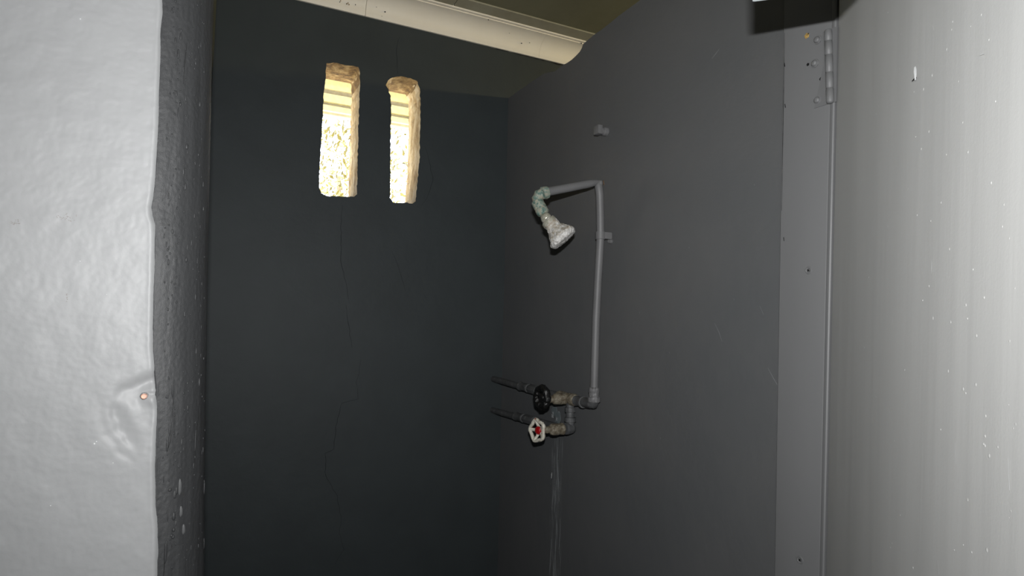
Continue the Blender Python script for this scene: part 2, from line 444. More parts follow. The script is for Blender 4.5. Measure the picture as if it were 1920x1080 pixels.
# filler patch, a bare hole and small chips near the hinge
for nm, x, y, r, mt in (('filler_patch', 1513, 67, .0048, 'filler'), ('screw_hole', 1539.5, 148, .0030, 'groove'), ('screw_hole', 1515, 121, .0026, 'groove')):
    s_ = MB(); s_.lathe(bd(x, y, .0060), (-1, 0, 0), [(r, 0), (r * .9, .0009), (.0001, .0011)], 14, lobes=(5, .16)); s_.build(nm, M[mt], jamb)
s_ = MB(); s_.lathe(bd(1515.5, 63.5, .0064), (-1, 0, 0), [(.0018, 0), (.0001, .0012)], 10); s_.build('screw_hole', M['groove'], jamb)

# hinge
HZ = bd(1555, 125).z
hinge = thing('butt_hinge', 'painted grey butt hinge with exposed bolts at the top of the jamb board', 'hinge', bd(1555, 195))
b = MB(); b.prism([bd(*p) for p in ((1543, 61), (1549, 57), (1557, 194), (1527, 203.5), (1531, 190), (1545, 120), (1545, 100))][::-1], (-.0012, 0, 0)); b.build('leaf', M['board'], hinge, smooth=30)
b = MB(); b.prism([bd(*p, .0072) for p in ((1558, 54), (1570.5, 50), (1568.5, 191), (1560, 192))][::-1], (-.0013, 0, 0)); b.build('leaf', M['board'], hinge, smooth=30)
bar = [bd(1552.6 + (1556.6 - 1552.6) * t, 56 + (193 - 56) * t, .0125) for t in (0, 1)]
ax = (bar[1] - bar[0]); L = ax.length; ax.normalize()
pr = [(.0001, 0), (.0052, .0003), (.0062, .002)]
for kk in (.155, .345, .585, .80):
    h = kk * L; pr += [(.0062, h - .0014), (.0050, h - .0004), (.0050, h + .0004), (.0062, h + .0014)]
pr += [(.0062, L - .003), (.0052, L - .0005), (.003, L + .0006), (.0001, L + .001)]
b = MB(); b.lathe(bar[0], ax, pr, 20); b.build('barrel', M['board'], hinge, smooth=50)
for (x, y) in ((1533.5, 75), (1528.5, 119), (1533.5, 188)):
    c = bd(x, y, .0064); b = MB()
    b.lathe(c, (-1, 0, 0), [(.0075, 0), (.0072, .0012), (.0054, .0016), (.0052, .0042), (.004, .0056), (.0018, .0062), (.0001, .0063)], 18)
    b.ribbon([bd(x + 5.8 * math.cos(a_), y + 5.6 * math.sin(a_), .0068) for a_ in (.25, .7, 1.2, 1.7, 2.2, 2.7)], .0016, (-1, 0, 0), .0006, 1)  # dark crescent paints the shade beneath the bolt head
    b.build('bolt', [M['board'], M['groove']], hinge, smooth=45, rough=(.0004, 200))

# ------------------------------------------------------------------ door standing open towards the camera
H0 = Vector((XW - .0035, .658))
HD = [(.9, .205), (1.5, .225), (2.2, .245)]     # the sheet is slightly warped
def door_dir(z):
    a_ = math.atan2(-H0.y, -H0.x) + math.asin(interp(HD, z) / H0.length)
    d_ = Vector((math.cos(a_), math.sin(a_))); n_ = Vector((-d_.y, d_.x, 0))
    if Vector((-H0.x, -H0.y, 0)).dot(n_) < 0: n_ = -n_
    return d_, n_
def door_pt(u, z, d=0.0):
    D_, N_ = door_dir(z)
    return Vector((H0.x + D_.x * u, YE(z) - .0025 + D_.y * u, z)) + N_ * d
def on_door(px, py, d=0.0):
    r = ray(px, py); z = 1.5
    for _ in range(12):
        P0 = door_pt(0, z); n = door_dir(z)[1]
        t = (P0 - CAM).dot(n) / r.dot(n); z = (CAM + r * t).z
    return CAM + r * t + n * d
DN = door_dir(1.5)[1]
b = MB()
NU, NZ = 90, 70
def wav(u, z): return .0005 * noise.noise((u * 13, z * 1.0, 0)) + .00012 * noise.noise((u * 50, z * 2.2, 4))
grid = [[door_pt(.8 * i / NU, .05 + 2.2 * j / NZ, wav(.8 * i / NU, .05 + 2.2 * j / NZ)) for i in range(NU + 1)] for j in range(NZ + 1)]
vs = [p for r in grid for p in r]
b.add(vs, [(j * (NU + 1) + i, j * (NU + 1) + i + 1, (j + 1) * (NU + 1) + i + 1, (j + 1) * (NU + 1) + i) for j in range(NZ) for i in range(NU)])
bk = [door_pt(0, .05, -.04), door_pt(.8, .05, -.04), door_pt(.8, 2.25, -.04), door_pt(0, 2.25, -.04)]
fr = [grid[0][0], grid[0][-1], grid[-1][-1], grid[-1][0]]
b.quad(*bk); 
for i in range(4): b.quad(fr[i], fr[(i + 1) % 4], bk[(i + 1) % 4], bk[i])
def dch(pts, w, mi=1, lift=.001):
    P = [on_door(x, y) for x, y in pts]
    n_ = door_dir(P[0].z)[1]
    if mi == 1 and w > .0021: n_ = (n_ * .85 + (CAM - P[0]).normalized() * .32).normalized()   # a flake curling away from the door
    b.ribbon(P, w, n_, lift, mi)
dch([(1719, 125), (1719.5, 132), (1720, 140), (1720, 150)], .0048, 1, .0022); dch([(1713, 152), (1717, 148), (1722, 145)], .0022, 2, .0016)  # the dark tick is the flake's thin shadow, painted on
dch([(1751, 48), (1753, 56)], .0016); dch([(1840, 103), (1848, 100)], .0014)
dch([(1749, 488), (1749, 502), (1748.5, 514)], .0012); dch([(1674, 594), (1676, 604)], .001); dch([(1673, 612), (1676, 600)], .0009)
dch([(1615, 896), (1616, 930), (1615.5, 960)], .0008); dch([(1586, 660), (1585, 700)], .0006); dch([(1793, 830), (1795, 870)], .0012); dch([(1893, 860), (1896, 920)], .0016)
dch([(1760, 1050), (1763, 1078)], .0012)
random.seed(21)
for _ in range(90):
    x, y = random.uniform(1590, 1905), random.uniform(20, 1070)
    c = on_door(x, y); s0 = .0006 * random.uniform(.6, 1.5)
    b.lathe(c, door_dir(c.z)[1], [(s0 * 2.4, -.0002), (s0 * 1.2, .00012), (.0001, .0002)], 7)
struct(b.build('door_1', [M['door'], M['chip'], M['groove']], smooth=30), 'pale grey cubicle door standing open with streaked paint')

# ------------------------------------------------------------------ pale front wall on the left
edge_px = [(-20, 306), (0, 305.5), (20, 306), (60, 303), (140, 301), (230, 298), (330, 293), (372, 288), (388, 284.5), (405, 286), (420, 291), (440, 292), (560, 289), (650, 288), (690, 291), (722, 294), (734, 294.5), (748, 293.5), (765, 297), (830, 294), (870, 292), (950, 293), (1000, 297), (1080, 296), (1110, 296)]
ztab = []
for py, px in edge_px: p = onY(px, py, YL); ztab.append((p.z, p.x))
ztab.sort()
def XE(z): return interp(ztab, z)
PXZ = .00058
stub = onY(272, 744, YL)
def bowl(x, z):
    qx, qy, _ = proj((x, YL, z))
    d = 0.0
    dx, dy = qx - 300, qy - 765
    r = math.hypot(dx, dy); a = math.atan2(dy, dx) % (2 * PI)      # image angle: +y down
    wb = 6 * noise.noise((qx * .05, qy * .05, 2))
    lim = max(0.0, math.cos((a - 2.75) * 1.9)) if abs(a - 2.75) < .82 else 0
    lim2 = max(0.0, math.cos((a - 2.6) * 2.3)) if abs(a - 2.6) < .68 else 0
    d += .0040 * lim * (1 / (1 + math.exp(-(r + wb - 90) / 3.0)) - 1) * math.exp(-max(0, 90 - r) / 45)
    d += .0022 * lim2 * (1 / (1 + math.exp(-(r - wb - 116) / 3.0)) - 1) * math.exp(-max(0, 116 - r) / 30)
    d += .0016 * math.exp(-((r - 55) / 16) ** 2) * lim
    # hollow running up to the right above the copper stub
    ux, uy = qx - 232, qy - 733
    t = max(0, min(1, (ux * 62 + uy * -22) / (62 * 62 + 22 * 22)))
    dd = math.hypot(ux - 62 * t, uy + 22 * t)
    d -= .0075 * math.exp(-(dd / 13) ** 2) * (.5 + .5 * t)
    d -= .0035 * math.exp(-(math.hypot(qx - 256, qy - 748) / 17) ** 2)
    d += .0016 * math.exp(-(((qx - 286) / 12) ** 2 + ((qy - 752) / 7) ** 2))
    d -= .0026 * math.exp(-(((qx - 284) / 14) ** 2 + ((qy - 739) / 4) ** 2))
    return d
def disp(x, z):
    d = .0011 * noise.noise((x * 16, 0, z * 12)) + .0006 * noise.noise((x * 50, 3, z * 45)) + .00022 * noise.noise((x * 190, 8, z * 170))
    d += .0005 * max(0, noise.noise((x * 85, 5, z * 60 + 9)) - .15) * (1 if z < 1.45 else .4)
    e = XE(z) - x
    d -= .0045 * max(0, 1 - e / .0065) ** 2 - .0007 * math.exp(-((e - .004) / .003) ** 2)
    if abs(x - stub.x) < .09 and abs(z - stub.z) < .1: d += bowl(x, z)
    return d
b = MB()
zs = [0, .5, .9, 1.08] + [1.1 + i * .0016 for i in range(1, 545)] + [2.0, 2.3, ZC]
us = [0, .4, .7, .80] + [.80 + .20 * i / 150 for i in range(1, 151)]
XL0 = -1.3
vs = []
for z in zs:
    xe = XE(z)
    for u in us:
        x = XL0 + (xe - XL0) * u
        vs.append(Vector((x, YL - (disp(x, z) if u > .79 and 1.08 < z < 2.0 else 0), z)))
n = len(us)
b.add(vs, [(j * n + i, j * n + i + 1, (j + 1) * n + i + 1, (j + 1) * n + i) for j in range(len(zs) - 1) for i in range(n - 1)])
b.box((XL0, YL + .012, 0), (-.075, YL + .1, ZC))
def lp(x, y):
    q = onY(x, y, YL); return q - Vector((0, disp(q.x, q.z), 0))
for x, y, r in ((177, 832, .0011), (181, 828, .0007), (151, 36, .0008), (95, 948, .0006), (150, 490, .0006), (200, 552, .0006), (212, 868, .0006)):
    b.lathe(lp(x, y), (0, -1, 0), [(r, -.0003), (r * .8, .0006), (.0001, .0007)], 7, 1)
for cx_, cy_, n_, sx_, sy_ in ((27, 418, 22, 9, 5), (122, 408, 30, 16, 6), (126, 557, 9, 1.5, 10), (308, 425, 3, 4, 4)):
    for _ in range(n_):
        x, y = random.gauss(cx_, sx_ * .6), random.gauss(cy_, sy_ * .6); r = random.uniform(.0003, .0008)
        if x < 280: b.lathe(lp(x, y), (0, -1, 0), [(r, -.0003), (r, .00012), (.0001, .00014)], 6, 2)
o = struct(b.build('wall_left', [M['light'], M['chip'], M['stain']], smooth=80), 'pale grey lumpy plastered front wall on the left')
# bare copper end in its hollow
cp = thing('copper_pipe_stub', 'bare copper pipe end poking out of the pale plaster wall', 'pipe', stub)
b = MB(); b.lathe(stub + Vector((0, .006, 0)), Vector((-.15, -1, .1)), [(.0034, 0), (.0034, .0075), (.0026, .0082), (.0024, .006), (.0001, .006)], 18); b.build('pipe_end', M['copper'], cp)
b = MB(); b.lathe(stub + Vector((.0, .009, 0)), Vector((-.15, -1, .1)), [(.0052, 0), (.005, .0062), (.0038, .008), (.0036, .0)], 18); b.build('plaster_collar', M['light'], cp, rough=(.0006, 300))

# rounded dark nib of that wall
sil = []
for px, py in ((402, -20), (401, 0), (398, 120), (394, 300), (390, 480), (387, 700), (384, 900), (383, 1100)):
    p = onY(px, py, .93); sil.append((p.z, p.x))
sil.sort()
def XS(z): return interp(sil, z)
drips = [(336, 912, 16, 3.2, .0026), (338, 958, 11, 3, .0024), (343, 992, 10, 3, .0022), (330, 918, 8, 2.6, .0016), (325, 965, 8, 3, .0016), (327, 925, 8, 3, .0013), (318, 915, 4, 3, .0014), (321, 1000, 3, 2.6, .0014), (325, 990, 4, 2.4, .0014), (324, 1003, 4, 2.4, .0012),
         (338, 72, 8, 1.8, .0014), (333, 105, 10, 1.6, .0013), (374, 190, 6, 2, .0013), (337, 198, 4, 2, .0015), (333, 215, 12, 1.4, .0011), (349, 275, 6, 2.4, .0015), (346, 350, 8, 2, .0015), (343, 322, 8, 2, .0012), (348, 487, 5, 2.2, .0016), (373, 720, 9, 1.5, .0014), (323, 730, 14, 1.5, .0011), (313, 830, 14, 2, .0012), (318, 800, 16, 2, .001), (366, 830, 22, 1.3, .0009), (310, 1030, 22, 2.2, .0014), (384, 930, 14, 2, .0014), (382, 1040, 12, 2.4, .0014)]
random.seed(5)
for _ in range(230):
    drips.append((random.uniform(305, 385), random.uniform(0, 1080), random.uniform(1.2, 3.0) * random.choice((1, 1, 1, 2.4)), random.uniform(.8, 1.6), random.uniform(.0005, .0011)))
zs = [0, .5, .9, 1.08] + [1.1 + i * .0014 for i in range(1, 620)] + [2.1, 2.3, ZC]
us = [i / 84 for i in range(85)]
zrow = []
for z in zs:
    xe, xs_ = XE(z) - .002, XS(z)
    row = []
    for u in us:
        if u <= .8:
            t = u / .8 * PI / 2
            row.append([Vector((xe + (xs_ - xe) * math.sin(t), YL + .0035 + .060 * (1 - math.cos(t)), z)), Vector((math.sin(t) , -math.cos(t), 0)), t])
        else:
            q = (u - .8) / .2
            row.append([Vector((xs_ - .035 * q, YL + .0635 + .09 * q, z)), Vector((1, 0, 0)), PI / 2])
    zrow.append(row)
# drips in (t, z)
dl = []
for px, py, hl, hw, am in drips:
    p = onY(px, py, .87); u = max(.02, min(.985, (px - 297) / 92.0)); dl.append((math.asin(u), p.z, hl * PXZ, hw * .00075, am))
dl.sort(key=lambda d: d[1])
bins = {}
for d in dl:
    for kz in range(int((d[1] - 3 * d[2]) * 100) - 1, int((d[1] + 3 * d[2]) * 100) + 2): bins.setdefault(kz, []).append(d)
vs = []
for row in zrow:
    for p, nr, t in row:
        z = p.z; dsp = 0.0
        if 1.08 < z < 2.05 and t > 0:
            dsp = .0006 * noise.noise((t * 5, z * 9, 1)) + .00018 * noise.noise((t * 26, z * 14, 5)) + .0003 * noise.noise((t * 16, z * 190, 3)) + .0002 * noise.noise((t * 60, z * 700, 2)) + .00025 * max(0, noise.noise((t * 40, z * 420, 6)) - .2)
            dsp += .0011 * math.exp(-(t / .07) ** 2) * (.6 + noise.noise((0, z * 30, 7)))
        vs.append(p + nr * dsp)
b = MB(); n = len(us)
b.add(vs, [(j * n + i, j * n + i + 1, (j + 1) * n + i + 1, (j + 1) * n + i) for j in range(len(zs) - 1) for i in range(n - 1)])
def nib_pt(px, py):
    z = onY(px, py, .865).z; xe, xs_ = XE(z) - .002, XS(z)
    x0 = proj((xe, YL, z))[0]; x1 = proj((xs_, YL + .06, z))[0]
    t = math.asin(max(.02, min(.99, (px - x0) / (x1 - x0))))
    return Vector((xe + (xs_ - xe) * math.sin(t), YL + .0035 + .060 * (1 - math.cos(t)), z)), Vector((math.sin(t), -math.cos(t), 0))
for px, py, hl, hw, am in drips:
    p, nr = nib_pt(px, py)
    big = am > .0018
    if big: nr = (nr * .8 + Vector((-.42, -.5, .12))).normalized()      # big drips tilted towards the camera to look brighter in the flash
    r = hw * .00075; rz = max(r * .9, hl * .00066)
    th = Vector((0, 0, 1)).cross(nr)
    rg = []
    for k in range(7):
        f = PI * k / 6; rr = max(.02, math.sin(f)) * (1 if k < 4 else 1.15)
        rg.append([p + th * (math.cos(g) * r * rr) + nr * (max(-.3, math.sin(g)) * am * (.62 if big else 1.0) * rr) + Vector((0, 0, math.cos(f) * rz)) for g in (2 * PI * j / 8 for j in range(8))])
    b.rings(rg, mi=2 if big else 0)
def groove(pts, w):
    P = [nib_pt(*q) for q in pts]; L_ = []
    nr = P[len(P) // 2][1]
    b.ribbon([q[0] + q[1] * .0004 for q in P], w, nr, .0002, 1)
groove([(349, 82), (347, 100), (345, 118), (343.5, 140), (342, 160)], .0006); groove([(374, 140), (372, 160), (371, 176)], .0005); groove([(321, 812), (317, 830), (312, 846)], .0007)
groove([(372, 770), (369, 800), (366, 840), (364, 880)], .0006); groove([(312, 1015), (309, 1028), (307, 1060), (306, 1079)], .0008); groove([(324, 720), (323, 760), (322, 790)], .0004)
struct(b.build('trim_2', [M['nib'], M['groove'], M['flake']], smooth=80, fix=False), 'dark grey rounded plaster corner with paint drips beside pale wall')

# side wall of the cubicle behind the nib, and the rest of the building shell
def shell(name, lo, hi, m, label=None):
    q = MB(); q.box(lo, hi); return struct(q.build(name, m, smooth=0), label)
shell('wall_side', (-.16, YL + .1, 0), (-.05, YB, ZC), M['dark'])
shell('wall_far_left', (-1.3, -1.5, 0), (-1.2, YL + .1, ZC), M['plain'])
shell('wall_behind', (-1.3, -1.6, 0), (3.1, -1.5, ZC), M['plain'])
shell('wall_next_bay', (XW + .1, .62, 0), (3.0, .7, ZC), M['dark'])
shell('wall_corridor', (1.5, -1.5, 0), (1.58, .62, ZC), M['plain'])
q = MB()
q.box((3.0, .5, 0), (3.1, YB, 2.43)); q.box((3.0, .5, 2.545), (3.1, YB, ZC)); q.box((3.0, .5, 2.4), (3.1, 1.1, ZC)); q.box((3.0, -1.5, 0), (3.1, .5, ZC))
struct(q.build('wall_far_right', M['plain'], smooth=0))
q = MB(); q.box((-1.5, -1.8, ZC + .1), (3.3, 2.75, ZC + .18)); struct(q.build('roof', M['plain'], smooth=0))

# cove cornice on the back wall
zb = 2.5075; cd, chh = .084, ZC - 2.5075
pf = [(0, -.012), (.006, -.012), (.009, -.004)]
for i in range(13):
    t = i / 12 * PI / 2
    pf.append((.010 + (cd - .022) * (1 - math.cos(t)), -.002 + (chh - .011) * math.sin(t)))
pf += [(cd - .012, chh - .010), (cd - .001, chh - .0095), (cd, chh - .007), (cd, chh), (0, chh)]
b = MB()
xj = [onY(688, 20, YB - .03).x, onY(1016, 95, YB - .03).x]
for (xa, xb) in ((-.05, xj[0] - .0006), (xj[0] + .0006, xj[1] - .0003), (xj[1] + .0003, 3.0)):
    b.rings([[Vector((x, YB - d, zb + h)) for d, h in pf] for x in (xa, xb)])
# fly spots and dirt flecks
def cov(x, y):
    lo, hi = YB - cd, YB
    best = None
    for i in range(3, 16):
        d, h = pf[i]; p = onY(x, y, YB - d)
        e = abs(p.z - (zb + h))
        if best is None or e < best[0]: best = (e, p)
    return best[1]
random.seed(3)
for x, y, r in ((722, 22, .0022), (650, 7, .0018), (978, 81, .002), (916, 37, .0014), (716, 30, .001), (706, 13, .001), (993, 80, .0012), (985, 72, .0008), (1090, 81, .002), (955, 62, .001)):
    c = cov(x, y); b.lathe(c + Vector((0, .0008, 0)), (0, -1, -.6), [(r, -.002), (r, .002), (.0001, .0026)], 8, 1)
for _ in range(40):
    t = random.random() ** 1.5; x = 560 + t * 110 + random.uniform(-4, 4); y = (x - 610) * .262 - 3 - random.uniform(0, 7)
    c = cov(x, y); r = random.uniform(.0008, .002)
    b.lathe(c, (0, -1, -.4), [(r, -.002), (r, .002), (.0001, .0024)], 6, random.choice((1, 2, 2)))
struct(b.build('trim_3', [M['cornice'], M['groove'], M['soot']], smooth=30), 'cream cove cornice along the top of the back wall')
q0, q1 = onZ(882, 2, ZC - .005), onZ(1072, 59, ZC - .005)
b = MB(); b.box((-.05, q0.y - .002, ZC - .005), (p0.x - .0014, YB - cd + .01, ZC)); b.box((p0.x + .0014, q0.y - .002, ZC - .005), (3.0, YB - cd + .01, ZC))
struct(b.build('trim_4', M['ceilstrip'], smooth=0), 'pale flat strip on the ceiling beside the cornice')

# ------------------------------------------------------------------ overhead fixture by the doorway
def ray_plane(o, d, p, n): return o + d * ((p - o).dot(n) / d.dot(n))
S1, S2 = onX(1406, 68.5, XW), bd(1571, 40)
S3 = on_door(1611, 0)
d1 = S1 - FLASH
lo, hi = .05, .95
for _ in range(40):
    m_ = (lo + hi) / 2
    if proj(FLASH + d1 * m_)[1] > 5.5: lo, hi = lo, m_
    else: lo = m_
A = FLASH + d1 * m_
# smaller parameter = nearer the flash = higher in the picture
Bp = ray_plane(FLASH, S2 - FLASH, A, Vector((0, 0, 1)))
Cp = ray_plane(FLASH, S3 - FLASH, A, Vector((0, 0, 1)))
OVER = (A, Bp, Cp)

# ------------------------------------------------------------------ shower
X0 = XW - .034
def pl(x, y, v=None): return onX(x, y, X0 if v is None else v)
sh = thing('wall_shower', 'wall shower with grey painted pipes, scaled shower head and two valve handwheels on the partition', 'shower', pl(1113, 757))
AY = Vector((0, -1, 0)); AX = Vector((-1, 0, 0)); AZ = Vector((0, 0, 1))
RP = .0105
# riser, leaning out a little above the clip
pb, pc = pl(1113.5, 745), pl(1126, 442)
ptop = onX(1122, 341, XW - .056)
rise = [pb, pl(1115, 690), pl(1117.5, 600), pl(1121.5, 520), pl(1124.5, 470), pc, onX(1125.5, 400, XW - .041), onX(1124.5, 365, XW - .05), onX(1122.5, 347, XW - .055)]
b = MB(); b.tube(rise + [ptop], [RP] * 8 + [.0105, .006], 22)
b.build('riser_pipe', M['pipe'], sh, smooth=50)
# arm, drooping from the crimped bend
def arm_pt(x, y): return onY(x, y, ptop.y)
ae = arm_pt(1024, 360)
b = MB(); b.tube([ptop, ptop + (ae - ptop) * .10, ptop + (ae - ptop) * .2, ptop + (ae - ptop) * .6, ae], [.0055, .0088, .0105, .0108, .0108], 22)
b.build('shower_arm', M['pipe'], sh, smooth=50)
b = MB(); b.sphere(ptop + Vector((.004, -.003, -.004)), .0075, 12, (1, 1, 1.2)); b.build('bend_crimp', M['pipe'], sh, rough=(.001, 200))
b = MB(); b.lathe(onX(1131, 343, XW), AX, [(.006, 0), (.005, .0008), (.0001, .001)], 12, lobes=(3, .4)); b.build('rust_mark', M['rust'], sh)
# elbow and shower head
adir = (ae - ptop).normalized()
dA = proj(ae)[2]
c1 = ae + adir * .012
def cw(x, y, dz=0.0): return deep(x, y, dA + dz)
eb = [cw(1027, 360), cw(1017, 363), cw(1010, 366), cw(1007, 372), cw(1009, 381)]
b = MB(); b.tube(eb, [.0125, .013, .0135, .0135, .0125], 22)
b.lathe(cw(1026, 360.5), -adir, [(.0128, -.016), (.0150, -.015), (.0155, -.004), (.0148, 0), (.0112, .001)], 22)
el = b.build('elbow', M['verd'], sh, smooth=60, sub=1, rough=(.0014, 120))
hax = ROT @ Vector((.64, -.76, .15)).normalized()
h0 = cw(1006, 376)
def hpt(x, y, dz): return cw(x, y, dz)
# axis points measured along the head
n0, n1 = cw(1006.5, 377), cw(1022, 406, -.012)
b = MB(); nd = (n1 - n0)
b.lathe(n0, nd, [(.0001, -.001), (.0135, 0), (.0150, .003), (.0150, .020), (.0142, .022), (.0158, .025), (.0158, .034), (.0135, .038), (.011, .040), (.0001, .0405)], 26)
b.build('swivel_collar', M['verd'], sh, smooth=40, sub=1, rough=(.0013, 140))
ball = cw(1024, 409, -.014)
b = MB(); b.sphere(ball, .0135, 22); b.build('swivel_ball', M['ballm'], sh, rough=(.0006, 160))
hb = cw(1026, 412, -.015)
head = MB()
head.lathe(hb, hax, [(.0001, -.002), (.0125, 0), (.0165, .003), (.0178, .010), (.0182, .018), (.0180, .022), (.0190, .027), (.0225, .034), (.0275, .042), (.0325, .049), (.0350, .0525), (.0354, .055)], 48)
ho = head.build('shower_head', M['lime'], sh, smooth=40, sub=1, rough=(.0030, 130))
face = MB()
face.lathe(hb, hax, [(.0350, .0538), (.0362, .057), (.0352, .062), (.032, .066), (.025, .0675), (.010, .0685), (.0001, .0688)], 48)
face.build('spray_face', M['crust'], ho, smooth=50, sub=1, rough=(.0026, 190))
# scale-crusted band on the neck
bnd = MB(); bnd.lathe(hb, hax, [(.0168, .002), (.0186, .004), (.0188, .011), (.0180, .013)], 30); bnd.build('neck_band', M['ballm'], ho, smooth=60, sub=1, rough=(.0008, 180))

# supply pipes, valves and fittings
def along(a, b_, t): return a + (b_ - a) * t
def on_line(px, a, b_):                       # the point of the 3-D line a-b that lies at pixel column px
    lo, hi = -1.0, 2.5
    for _ in range(50):
        m_ = (lo + hi) / 2
        if proj(along(a, b_, m_))[0] < px: lo = m_
        else: hi = m_
    return along(a, b_, m_)
def fitting(name, a, b_, px0, px1, prof, mat, parent, seg=24, rough=(.0009, 150)):
    p, q = on_line(px0, a, b_), on_line(px1, a, b_)
    L = (q - p).length; m_ = MB()
    m_.lathe(p, q - p, [(r, h * L) for r, h in prof], seg)
    return m_.build(name, mat, parent, smooth=40, sub=1 if seg > 8 else 0, rough=rough)
COUP = [(.0001, 0), (.0135, .02), (.0145, .12), (.0128, .2), (.0128, .8), (.0145, .88), (.0135, .98), (.0001, 1)]
ua, ub = pl(965, 721.5), pl(1108, 758)
la, lb = pl(965, 780), pl(1068, 806)
ua0 = along(ua, ub, (YB - ua.y) / (ub.y - ua.y)); la0 = along(la, lb, (YB - la.y) / (lb.y - la.y))
for (s0, e, wv, first) in ((ua0, ub, 1, True), (la0, lb, 2, False)):
    pts = [along(s0, e, t) + Vector((0, 0, .0012 * math.sin(9 * t + wv))) for t in (0, .1, .2, .3, .45, .6, .8, 1)]
    b = MB(); b.tube(pts, [.0102, .0105, .0105, .0105, .0105, .0105, .0105, .0105], 20)
    b.build('supply_pipe', M['pipe_old'], sh, smooth=60, sub=1, rough=(.0009, 110))
fitting('coupling', ua, ub, 974, 992, COUP, M['pipe_old'], sh)
fitting('union_nut', ua, ub, 993, 1008, [(.0001, 0), (.0135, .02), (.015, .15), (.015, .85), (.0135, .98), (.0001, 1)], M['pipe_old'], sh, 8)
fitting('coupling', la, lb, 966, 983, COUP, M['pipe_old'], sh)
fitting('union_nut', la, lb, 984, 1003, [(.0001, 0), (.0135, .02), (.015, .15), (.015, .85), (.0135, .98), (.0001, 1)], M['pipe_old'], sh, 8)
# right-hand run of the upper line up to the riser
fitting('tee', ua, ub, 1047, 1080, [(.0001, 0), (.0150, .03), (.0168, .14), (.0150, .3), (.0158, .7), (.0172, .88), (.015, .98), (.0001, 1)], M['bronze'], sh, rough=(.0018, 120))
fitting('coupling', ua, ub, 1080, 1094, COUP, M['pipe_old'], sh)
e0, e1 = on_line(1092, ua, ub), on_line(1112, ua, ub)
ec = pl(1113.2, 757)
b = MB(); b.tube([e0, along(e0, ec, .55), ec + Vector((0, .004, .0)), ec + Vector((0, .0, .006)), pl(1113.4, 744)], [.0132, .0132, .0142, .0138, .0128], 24)
b.lathe(e0, ec - e0, [(.0133, 0), (.0160, .001), (.0160, .007), (.0133, .008)], 24); b.build('riser_elbow', M['pipe_old'], sh, smooth=50, sub=1, rough=(.0009, 150))
b = MB(); b.lathe(pl(1113.4, 753), AZ, [(.013, -.002), (.0165, 0), (.0165, .011), (.0142, .013), (.0132, .016), (.0132, .024), (.0140, .026), (.0140, .034), (.0115, .037)], 20)
b.build('riser_nut', M['lime'] if False else M['pipe'], sh, smooth=35, sub=1, rough=(.0018, 170))
# bypass between the lower elbow and the upper line
vt = on_line(1069, ua, ub); vl = pl(1069, 803)
b = MB(); b.tube([vt, along(vt, vl, .5), vl], [.0118, .0118, .0125], 22)
b.lathe(along(vt, vl, .28), vl - vt, [(.0128, 0), (.0150, .001), (.0150, .013), (.0128, .014)], 8)
b.lathe(along(vt, vl, .62), vl - vt, [(.0125, 0), (.0160, .001), (.0160, .012), (.0125, .013)], 22)
b.build('bypass_pipe', M['pipe_old'], sh, smooth=45, sub=1, rough=(.0008, 140))
b = MB(); b.sphere(vl, .0158, 22, (1, 1, .95)); b.lathe(vl, AX, [(.0155, 0), (.0160, .006), (.0172, .010), (.0165, .016), (.0140, .017)], 24)
b.build('lower_elbow', M['pipe_old'], sh, smooth=50, sub=1, rough=(.0008, 130))
def at_px(p, px):                             # travel from p along -x until pixel column px
    lo, hi = 0.0, .4
    for _ in range(50):
        m_ = (lo + hi) / 2
        if proj(p + AX * m_)[0] > px: lo = m_
        else: hi = m_
    return m_
def valve(base, px_body0, px_body1, px_wheel, mat, white):
    v = MB(); h0_, h1_, hw = at_px(base, px_body0), at_px(base, px_body1), at_px(base, px_wheel)
    L = h1_ - h0_
    v.lathe(base, AX, [(.0001, h0_ - .002), (.0150, h0_), (.0165, h0_ + L * .08), (.0150, h0_ + L * .2), (.0152, h0_ + L * .45), (.0158, h0_ + L * .6), (.0152, h0_ + L * .8), (.0128, h0_ + L * .93), (.009, h1_), (.0001, h1_)], 26)
    body = v.build('valve_body', mat, sh, smooth=45, sub=1, rough=(.0015, 130))
    s_ = MB(); s_.lathe(base, AX, [(.0098, h1_ - .003), (.0098, h1_ + (hw - h1_) * .35), (.0075, h1_ + (hw - h1_) * .4), (.0052, h1_ + (hw - h1_) * .5), (.0045, hw + .002), (.0001, hw + .002)], 16)
    s_.build('valve_stem', M['bronze'], body, smooth=45, rough=(.0006, 200))
    return body, base + AX * hw
upv = on_line(1066, ua, ub)
body1, wc1 = valve(upv, 1076, 1036, 1019, M['bronze'], False)
body2, wc2 = valve(vl, 1056, 1030, 1013, M['bronze'], True)
wc1 += Vector((0, 0, .006))
